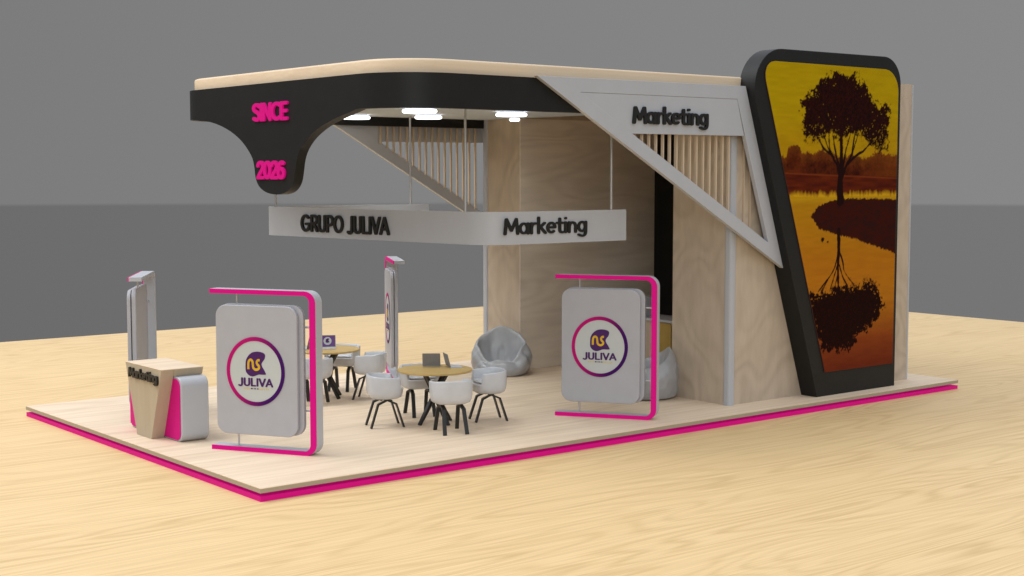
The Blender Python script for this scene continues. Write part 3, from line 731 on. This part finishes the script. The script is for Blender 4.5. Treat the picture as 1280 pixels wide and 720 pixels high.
# ------------------------------------------------------------------ light
DOME, DOMECOL, KEY, FILL = (.68, 1.08, 1.12), (.93, .99, 1.08), 2500, 1200
W = bpy.data.worlds.new('World'); S.world = W; W.use_nodes = True
N, L = W.node_tree.nodes, W.node_tree.links; N.clear()
out = N.new('ShaderNodeOutputWorld'); bg = N.new('ShaderNodeBackground'); L.new(bg.outputs[0], out.inputs[0])
tc = N.new('ShaderNodeTexCoord'); nm = N.new('ShaderNodeVectorMath'); nm.operation = 'NORMALIZE'; L.new(tc.outputs['Generated'], nm.inputs[0])
sx = N.new('ShaderNodeSeparateXYZ'); L.new(nm.outputs[0], sx.inputs[0])
mr = N.new('ShaderNodeMapRange'); mr.inputs['From Min'].default_value = -1; mr.inputs['From Max'].default_value = 1; L.new(sx.outputs['Z'], mr.inputs['Value'])
cr = N.new('ShaderNodeValToRGB'); cr.color_ramp.interpolation = 'LINEAR'; L.new(mr.outputs[0], cr.inputs['Fac'])
el = lambda d: (math.sin(R(d))+1)/2
def ramp(stops):
    c_ = N.new('ShaderNodeValToRGB'); L.new(mr.outputs[0], c_.inputs['Fac']); e = c_.color_ramp.elements
    while len(e) < len(stops): e.new(.5)
    for q, (d, v) in zip(e, stops): q.position = el(d); q.color = (v, v, v, 1)
    return c_
N.remove(cr)
low = ramp([(-90, .16), (-8, .162), (-2, .166), (90, .170)])
hz_ = N.new('ShaderNodeMapRange'); hz_.interpolation_type = 'SMOOTHSTEP'; L.new(sx.outputs['Z'], hz_.inputs['Value'])
hz_.inputs['From Min'].default_value = math.sin(R(-1.28)); hz_.inputs['From Max'].default_value = math.sin(R(-1.12)); hz_.inputs['To Min'].default_value = 1; hz_.inputs['To Max'].default_value = 1.33
dome = ramp([(-90, 0), (9.5, 0), (24, DOME[0]), (50, DOME[1]), (90, DOME[2])])
def lin(k, c0):
    q = N.new('ShaderNodeMath'); q.operation = 'MULTIPLY_ADD'; q.inputs[1].default_value = k; q.inputs[2].default_value = c0; L.new(sx.outputs['X'], q.inputs[0]); return q
def scale(c_, f):
    q = N.new('ShaderNodeVectorMath'); q.operation = 'SCALE'; L.new(c_, q.inputs[0]); L.new(f.outputs[0], q.inputs['Scale']); return q
la = scale(scale(low.outputs['Color'], hz_).outputs[0], lin(.34, .80))          # the hall is a touch brighter towards +x
da = scale(dome.outputs['Color'], lin(-.25, 1.0))        # the overhead light comes more from -x
tint = N.new('ShaderNodeVectorMath'); tint.operation = 'MULTIPLY'; tint.inputs[1].default_value = DOMECOL; L.new(da.outputs[0], tint.inputs[0])
ad = N.new('ShaderNodeVectorMath'); ad.operation = 'ADD'; L.new(la.outputs[0], ad.inputs[0]); L.new(tint.outputs[0], ad.inputs[1])
L.new(ad.outputs[0], bg.inputs['Color']); bg.inputs['Strength'].default_value = 1

def area(name, loc, target, size, power, col=(1, 1, 1)):
    l = bpy.data.lights.new(name, 'AREA'); l.energy = power; l.size = size; l.shape = 'DISK'; l.color = col
    o = bpy.data.objects.new(name, l); COL.objects.link(o); o.location = loc
    o.rotation_euler = (Vector(target)-Vector(loc)).to_track_quat('-Z', 'Y').to_euler()
    return o
area('key_light', (-6.5, 9.5, 19), (4, 2.5, 0), 12, KEY, (1, .99, .97))
area('fill_light', (-13, -22, 9), (6.5, 3, 1.6), 10, FILL, (.95, .99, 1))

# ------------------------------------------------------------------ camera
cam = bpy.data.cameras.new('Camera'); co = bpy.data.objects.new('Camera', cam); COL.objects.link(co)
yaw, pitch = .893048172, .0804968044
co.location = (-6.28550730, -11.5128945, 2.90016483)
fwd = Vector((math.cos(yaw)*math.cos(pitch), math.sin(yaw)*math.cos(pitch), -math.sin(pitch)))
co.rotation_euler = fwd.to_track_quat('-Z', 'Y').to_euler()
cam.sensor_width = 36; cam.lens = 36*1773.97/1280; cam.clip_end = 500; cam.clip_start = .1
S.camera = co
S.render.resolution_x, S.render.resolution_y = 1024, 576
S.view_settings.view_transform = 'Standard'; S.view_settings.look = 'None'; S.view_settings.exposure = 0; S.view_settings.gamma = 1
S.render.engine = 'CYCLES'
S.cycles.use_denoising = True
try: S.cycles.denoiser = 'OPENIMAGEDENOISE'
except Exception: pass
S.cycles.max_bounces = 8; S.cycles.diffuse_bounces = 5
